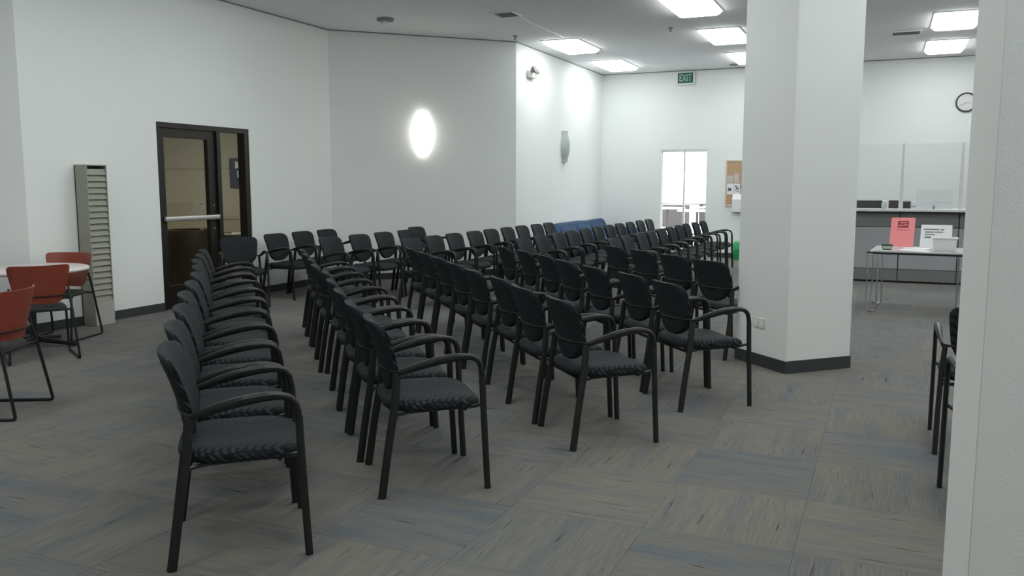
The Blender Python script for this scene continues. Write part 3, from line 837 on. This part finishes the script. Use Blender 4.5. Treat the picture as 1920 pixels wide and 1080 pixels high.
t = thing('bulletin_board', 'framed cork bulletin board on the far wall beside the pillar', 'bulletin board', (-3.02, YF, 1.05))
BW, BH = 1.2, .93
MB().box(.03, BW - .03, -.015, -.001, .03, BH - .03).build('cork_panel', 'cork', t, 0)
m = MB(); m.box(0, .03, -.025, -.001, 0, BH).box(BW - .03, BW, -.025, -.001, 0, BH).box(.03, BW - .03, -.025, -.001, 0, .03).box(.03, BW - .03, -.025, -.001, BH - .03, BH)
m.build('frame', 'wood_frame', t, 0)
def sheet(x0, x1, z0, z1, mat, label, marks=()):
    s_ = thing('posted_sheet', label, 'paper', (-3.02 + x0, YF - .0155, 1.05 + z0), 0, 'sheets on the bulletin board')
    MB().box(0, x1 - x0, -.002, 0, 0, z1 - z0).build('sheet', mat, s_, 0)
    for a, b, c, d, mm in marks: MB().box(a, b, -.0035, -.0021, c, d).build('print', mm, s_, 0)
sheet(.035, .17, .24, .46, 'paper', 'white sheet with one dark picture at the board edge', ((.02, .09, .07, .13, 'ink'),))
sheet(.175, .29, .235, .455, 'paper', 'white sheet with scattered dark pictures on the corkboard', ((.02, .06, .15, .18, 'ink'), (.04, .10, .11, .14, 'ink'), (.02, .05, .085, .105, 'ink'), (.06, .09, .06, .085, 'ink')))
sheet(.295, .42, .25, .45, 'paper_grey', 'greyish sheet with a dark block on the corkboard', ((.01, .10, .10, .19, 'ink'), (.02, .09, .02, .07, 'ink_soft')))
sheet(.035, .15, .475, .62, 'paper_grey', 'pinkish grey sheet above the white sheets on the corkboard')
sheet(.165, .27, .47, .66, 'paper_grey', 'tall pale grey sheet pinned under the bare cork')
t = thing('brochure_holder', 'white brochure holder hung below the bulletin board', 'brochure holder', (-2.86, YF - .026, .94))
MB().add([(0, -.002, .04), (.22, -.002, .04), (.22, -.09, 0), (0, -.09, 0), (0, -.002, .36), (.22, -.002, .36), (.22, -.10, .25), (0, -.10, .25)], [(0, 3, 2, 1), (4, 5, 6, 7), (0, 1, 5, 4), (1, 2, 6, 5), (2, 3, 7, 6), (3, 0, 4, 7)]).build('pocket', 'white', t, 0)
MB().box(.0, .22, -.075, -.01, -.002, .01).build('base', 'ink_soft', t, 0)

t = thing('wall_clock', 'round white wall clock with a dark rim on the far wall', 'clock', (1.235, YF, 2.97))
cl = []
MB().lathe([(.150, .0), (.150, .02)], 40).build('face', 'clock_face', t).matrix_local = Matrix.Translation((0, -.001, 0)) @ Matrix.Rotation(PI / 2, 4, 'X')
MB().lathe([(.148, .0), (.172, .0), (.176, .02), (.170, .036), (.156, .036), (.148, .021), (.148, .0)], 40, cap=False).build('rim', 'dark', t).matrix_local = Matrix.Translation((0, -.001, 0)) @ Matrix.Rotation(PI / 2, 4, 'X')
MB().sweep([(0, -.024, 0), (.075, -.024, -.02)], (.004, .003), 6).build('hour_hand', 'grey', t)
MB().sweep([(0, -.026, 0), (-.095, -.026, -.06)], (.003, .003), 6).build('minute_hand', 'grey', t)
for k in range(12):
    a = k * PI / 6
    MB().box(-.003, .003, -.0235, -.0215, .125, .140).build('hour_mark', 'grey', t, 0).rotation_euler = (0, a, 0)

# outlet parts (the plate sits on the pillar's lower left face)
outl.location = (-0.675 - .3225 * .7071 * 2 + .30 * .7071 + .0, 7.425 - .30 * .7071, .36)
outl.rotation_euler = (0, 0, R(-45))
MB().rbox(-.075, .075, -.008, -.0005, -.042, .042, .003, 1).build('plate', 'offwhite', outl)
for x in (-.035, .035): MB().rbox(x - .02, x + .02, -.0105, -.0081, -.024, .024, .001, 1).build('socket', 'white', outl)

# ---------------------------------------------------------------- green bin
t = thing('waste_bin', 'small bright green bin at the far wall behind the pillar', 'bin', (-2.62, 17.45, 0))
MB().loft([rrect(.12, .15, 0), rrect(.125, .155, .01), rrect(.135, .17, .20)]).build('body', 'green_bin', t, 40)
MB().loft([rrect(.138, .173, .2005), rrect(.14, .175, .215), rrect(.142, .178, .33), rrect(.13, .165, .36), rrect(.05, .08, .365)]).build('upper_body', 'green_lid', t, 40)

# ---------------------------------------------------------------- blue sofa
t = thing('sofa', 'long blue upholstered sofa against the short white wall', 'sofa', (X3 + .46, 16.12, 0), R(-90))   # local +y faces the room
SL = 1.5
MB().rbox(-SL, SL, -.40, .40, .10, .30, .04, 3).build('base', 'blue', t)
for k in range(3):
    x = -SL + .17 + k * (2 * SL - .34) / 3
    MB().rbox(x + .004, x + (2 * SL - .34) / 3 - .004, -.22, .42, .30, .45, .05, 3).build('seat_cushion', 'blue', t)
    w_ = (2 * SL - .34) / 3
    m = MB(); rings = []
    for j in range(9):
        q = j / 8
        z = .40 + q * .30
        th = .10 * (1 - .35 * q ** 3); cy = -.26 - .10 * q
        ring = []
        for i in range(24):
            a = 2 * PI * i / 24; ca, sa = math.cos(a), math.sin(a); e = 2 / 4
            hw = (w_ / 2 - .004) * (1 - .05 * q ** 4)
            ring.append((x + w_ / 2 + hw * math.copysign(abs(ca) ** e, ca), cy + th * math.copysign(abs(sa) ** e, sa), z + (.012 * math.sin(3 * ca) if j == 8 else 0)))
        rings.append(ring)
    last = rings[-1]; c = (sum(p[0] for p in last) / 24, sum(p[1] for p in last) / 24)
    rings.append([(c[0] + (p[0] - c[0]) * .6, c[1] + (p[1] - c[1]) * .6, p[2] + .02) for p in last])
    m.loft(rings).build('back_cushion', 'blue', t, 60)
bk = []
for j in range(25):
    x = -SL + 2 * SL * j / 24
    e = min(1.0, (SL - abs(x)) / .12)
    zt = .775 + .006 * math.sin(x * 2.6) + .004 * math.sin(x * 6.1 + 1) - .07 * (1 - e) ** 2
    bk.append([(x, -.445, .10), (x, -.445, zt - .08), (x, -.43, zt - .03), (x, -.395, zt), (x, -.345, zt - .005), (x, -.305, zt - .05), (x, -.30, .10)])
MB().loft(bk).build('back', 'blue', t, 50)
for s_ in (-1, 1): MB().rbox(min(s_ * SL, s_ * (SL - .16)), max(s_ * SL, s_ * (SL - .16)), -.40, .42, .10, .60, .06, 3).build('arm', 'blue', t)
for x in (-SL + .1, SL - .1):
    for y in (-.34, .34): MB().lathe([(.018, 0), (.028, .11)], 12, (x, y)).build('foot', 'black_metal', t)

# ---------------------------------------------------------------- service counter with clear screens
CY = 14.25
t = thing('service_counter', 'grey panelled service counter with a pale top', 'counter', (0, CY, 0))
seams = [-1.4, -.6, .2, 1.0, 1.8, 2.6, 3.4]
for a, b in zip(seams, seams[1:]):
    MB().box(a + .006, b - .006, 0, .05, .03, .205).build('kick_panel', 'panel_dark', t, 0)
    MB().rbox(a + .006, b - .006, -.004, .05, .21, .845, .004, 1).build('lower_panel', 'panel', t)
    MB().rbox(a + .006, b - .006, -.004, .05, .852, 1.07, .004, 1).build('upper_panel', 'panel_dark', t)
MB().box(seams[0], seams[-1], .045, .07, 0.0, 1.07).build('core', 'dark', t, 0)
MB().rbox(seams[0] - .02, seams[-1] + .02, -.10, .62, 1.085, 1.125, .006, 1).build('counter_top', 'counter', t)
MB().box(seams[0], seams[-1], -.07, .60, 1.07, 1.085).build('dark_top_rail', 'dark', t, 0)  # dark rail between the panels and the counter top
MB().box(.93, .985, -.095, -.07, 1.062, 1.085).build('clip', 'dark', t, 0)
MB().box(seams[0], seams[0] + .04, .07, .60, 0, 1.07).build('end_panel', 'panel_dark', t, 0)
MB().box(seams[-1] - .04, seams[-1], .07, .60, 0, 1.07).build('end_panel', 'panel_dark', t, 0)
sc = thing('counter_screen', 'clear protective screen standing on the service counter', 'screen', (0, CY, 1.1251))
for x in seams[1:-1]:
    MB().rbox(x - .022, x + .022, .06, .11, 0, .985, .004, 1).build('post', 'counter', sc)
for a, b in zip(seams[1:], seams[2:-1]):
    MB().box(a + .024, b - .024, .082, .088, .02, .975).build('pane', 'acrylic', sc, 0)
def acrylic_box(x, label):
    t = thing('brochure_stand', label, 'brochure stand', (x, CY - .03, 1.1251), 0, 'clear brochure stands on the counter')
    w_, h_, d_ = .235, .29, .08
    MB().box(0, w_, d_ - .004, d_, 0, h_).build('back_panel', 'acrylic', t, 0)
    MB().box(0, w_, 0, .004, 0, .12).build('front_panel', 'acrylic', t, 0)
    for xx in (0, w_ - .004): MB().box(xx, xx + .004, .004, d_ - .004, 0, h_ * .8).build('side_panel', 'acrylic', t, 0)
    MB().box(0, w_, d_ - .006, d_ + .001, h_, h_ + .013).build('top_edge', 'white', t, 0)
    MB().box(0, .009, d_ - .007, d_ + .001, 0, h_).box(w_ - .009, w_, d_ - .007, d_ + .001, 0, h_).build('side_edge', 'acrylic_edge', t, 0)
    MB().box(0, w_, -.001, .005, .12, .126).build('front_edge', 'white', t, 0)
    MB().box(.01, w_ - .01, .02, .03, .006, .10).build('leaflets', 'paper', t, 0)
acrylic_box(.405, 'clear brochure stand on the counter, closer to the bottle')
acrylic_box(.655, 'clear brochure stand on the counter, further from the bottle')
for x0, x1, h_, lab in ((-.52, -.03, .13, 'long black tray behind the counter screen, beside the bottle'), (.235, .34, .12, 'short black box on the counter beside the brochure stand')):
    t = thing('black_tray', lab, 'tray', (x0, CY + .28, 1.1251))
    MB().box(0, x1 - x0, 0, .012, 0, h_).box(0, x1 - x0, .2, .212, 0, h_).box(0, .012, .012, .2, 0, h_).box(x1 - x0 - .012, x1 - x0, .012, .2, 0, h_).box(.012, x1 - x0 - .012, .012, .2, 0, .012).build('body', 'dark', t, 0)
    MB().box(-.004, x1 - x0 + .004, -.004, .004, h_ - .012, h_ + .003).build('rim', 'offwhite', t, 0)
t = thing('black_tray', 'medium black tray behind the counter, beyond the first post', 'tray', (.03, CY + .28, 1.1251))
MB().box(0, .14, 0, .012, 0, .12).box(0, .14, .2, .212, 0, .12).box(0, .012, .012, .2, 0, .12).box(.128, .14, .012, .2, 0, .12).box(.012, .128, .012, .2, 0, .012).build('body', 'dark', t, 0)
t = thing('sanitizer_bottle', 'small pale bottle with a white cap on the counter', 'bottle', (-.03, CY + .01, 1.1251))
MB().lathe([(.036, 0), (.04, .006), (.04, .085), (.03, .1)], 18).build('body', 'sconce_off', t)
MB().lathe([(.028, .1), (.03, .103), (.03, .125), (.026, .13)], 16).build('cap', 'white', t)
t = thing('paper_tray', 'white paper tray on the counter beside the brochure stands', 'paper tray', (.345, CY + .30, 1.1251))
MB().box(0, .25, 0, .3, 0, .035).build('lower_tray', 'offwhite', t, 0); MB().box(.01, .25, 0, .3, .04, .10).build('upper_tray', 'white', t, 0)
MB().lathe([(.014, 0), (.014, .05), (.008, .055)], 10).build('x', 'ink_soft')
o = bpy.data.objects['x']; o.name = 'pen_cup'; o.location = (.648, CY - .06, 1.1251); tag(o, 'tiny dark cup on the counter between the brochure stands', 'cup')

# ---------------------------------------------------------------- folding table with chrome loop legs
TXa, TXb, TYa, TYb, TZ = -.12, .89, 10.72, 11.62, .735
t = thing('display_table', 'grey-topped table on chrome loop legs before the counter', 'table', ((TXa + TXb) / 2, (TYa + TYb) / 2, 0), R(-4))
hw, hd = (TXb - TXa) / 2, (TYb - TYa) / 2
MB().rbox(-hw, hw, -hd, hd, TZ - .022, TZ - .001, .006, 2).build('table_top', 'table_grey', t)
MB().box(-hw + .03, hw - .03, -hd + .03, hd - .03, TZ - .045, TZ - .022).build('apron', 'dark', t, 0)
for sx in (-1, 1):
    for sy in (-1, 1):
        x = sx * (hw - .03); y = sy * (hd - .08)
        up_ = [(x - .055, y, TZ - .03), (x - .055, y, .3), (x - .058, y, .055)] + bezier((x - .058, y, .055), (x - .056, y, -.006), (x + .056, y, -.006), (x + .058, y, .055), 8, True) + [(x + .055, y, .3), (x + .055, y, TZ - .03)]
        up_ = [(a, b, max(c, .009)) for a, b, c in up_]
        MB().sweep(up_, .009, 8, up=(0, 1, 0)).build('leg', 'chrome', t)
        MB().rbox(x - .07, x + .07, y - .012, y + .012, TZ - .04, TZ - .0225, .003, 1).build('leg_bracket', 'dark', t)

t = thing('sign_stand', 'pink sign with a maroon picture on the chrome-legged table', 'sign', (.055, 11.46, TZ), R(-3))
MB().add([(0, 0, 0), (.265, 0, 0), (.265, .004, 0), (0, .004, 0), (.01, .07, .355), (.275, .07, .355), (.275, .074, .355), (.01, .074, .355)], [(0, 3, 2, 1), (4, 5, 6, 7), (0, 1, 5, 4), (1, 2, 6, 5), (2, 3, 7, 6), (3, 0, 4, 7)]).build('panel', 'pink', t, 0)
def on_sign(u0, u1, v0, v1, mat, name, off=.0015):
    def p(u, v, o): q = v / .355; return (u + .01 * q, .07 * q - o, v)
    return MB().add([p(u0, v0, off), p(u1, v0, off), p(u1, v1, off), p(u0, v1, off), p(u0, v0, .0002), p(u1, v0, .0002), p(u1, v1, .0002), p(u0, v1, .0002)], [(0, 1, 2, 3), (7, 6, 5, 4), (0, 4, 5, 1), (2, 6, 7, 3), (1, 5, 6, 2), (0, 3, 7, 4)]).build(name, mat, t, 0)
on_sign(.075, .195, .235, .315, 'maroon', 'picture')
for k, (a, b, z) in enumerate(((.10, .18, .288), (.085, .13, .255), (.135, .185, .262))): on_sign(a, b, z, z + .012, 'pink', 'picture_detail', .0025)
on_sign(.07, .20, .205, .209, 'maroon', 'printed_line')
MB().box(.0, .27, .0, .11, -.0005, .003).build('foot', 'acrylic_edge', t, 0)

t = thing('sign_stand', 'white sign with grey lines of print beside the plastic tub', 'sign', (.39, 11.44, TZ), R(-2))
MB().add([(0, 0, 0), (.345, 0, 0), (.345, .004, 0), (0, .004, 0), (.01, .06, .275), (.345, .06, .275), (.345, .064, .275), (.01, .064, .275)], [(0, 3, 2, 1), (4, 5, 6, 7), (0, 1, 5, 4), (1, 2, 6, 5), (2, 3, 7, 6), (3, 0, 4, 7)]).build('panel', 'paper', t, 0)
MB().box(.0, .345, .0, .10, -.0005, .003).build('foot', 'acrylic_edge', t, 0)
def line(u0, u1, v, h_, mat):
    q = v / .275
    MB().box(u0, u1, .06 * q - .003, .06 * q - .0005 + h_ * .1, v, v + h_).build('printed_line', mat, t, 0)
for u0, u1, v, mm in ((.035, .205, .215, 'ink_soft'), (.22, .26, .213, 'ink_soft'), (.05, .15, .182, 'ink_soft'), (.16, .25, .182, 'ink_soft'), (.05, .16, .152, 'ink_soft'), (.05, .20, .120, 'ink')):
    line(u0, u1, v, .013, mm)

t = thing('plastic_tub', 'white translucent plastic tub on the chrome-legged table', 'tub', (.63, 10.93, TZ))
outer = [rrect(.105, .085, 0, .03), rrect(.112, .092, .008, .03), rrect(.128, .106, .145, .03), rrect(.137, .115, .146, .03), rrect(.137, .115, .158, .03), rrect(.125, .103, .158, .03), rrect(.108, .088, .012, .03)]
MB().loft(outer).build('body', 'tub', t, 40)
MB().box(-.08, .08, -.06, .06, .0125, .05).build('contents', 'paper_grey', t, 0)
t = thing('basket', 'small dark green basket with a pale label on the table', 'basket', (.03, 10.92, TZ))
MB().loft([rrect(.045, .04, 0, .015), rrect(.06, .052, .055, .015), rrect(.064, .056, .055, .015), rrect(.064, .056, .062, .015), rrect(.056, .048, .062, .015), rrect(.042, .037, .006, .015)]).build('body', 'dkgreen', t, 40)
MB().add([(-.042, -.0445, .014), (.042, -.0445, .014), (.047, -.0525, .044), (-.047, -.0525, .044), (-.042, -.042, .014), (.042, -.042, .014), (.047, -.05, .044), (-.047, -.05, .044)], [(0, 1, 2, 3), (7, 6, 5, 4), (0, 4, 5, 1), (2, 6, 7, 3), (1, 5, 6, 2), (0, 3, 7, 4)]).build('label', 'paper_grey', t, 0)
for k, (x, y, a, z) in enumerate(((.30, 10.95, 8, TZ), (.36, 11.20, -14, TZ))):
    o = MB().box(-.14, .14, -.105, .105, 0, .004 + .004 * k).rot(R(a)).build('paper_sheet', 'paper', None, 0); o.location = (x, y, z)
    tag(o, ['flat white sheet near the table front, beside the green basket', 'white sheet lying before the white sign on the table'][k], 'paper')
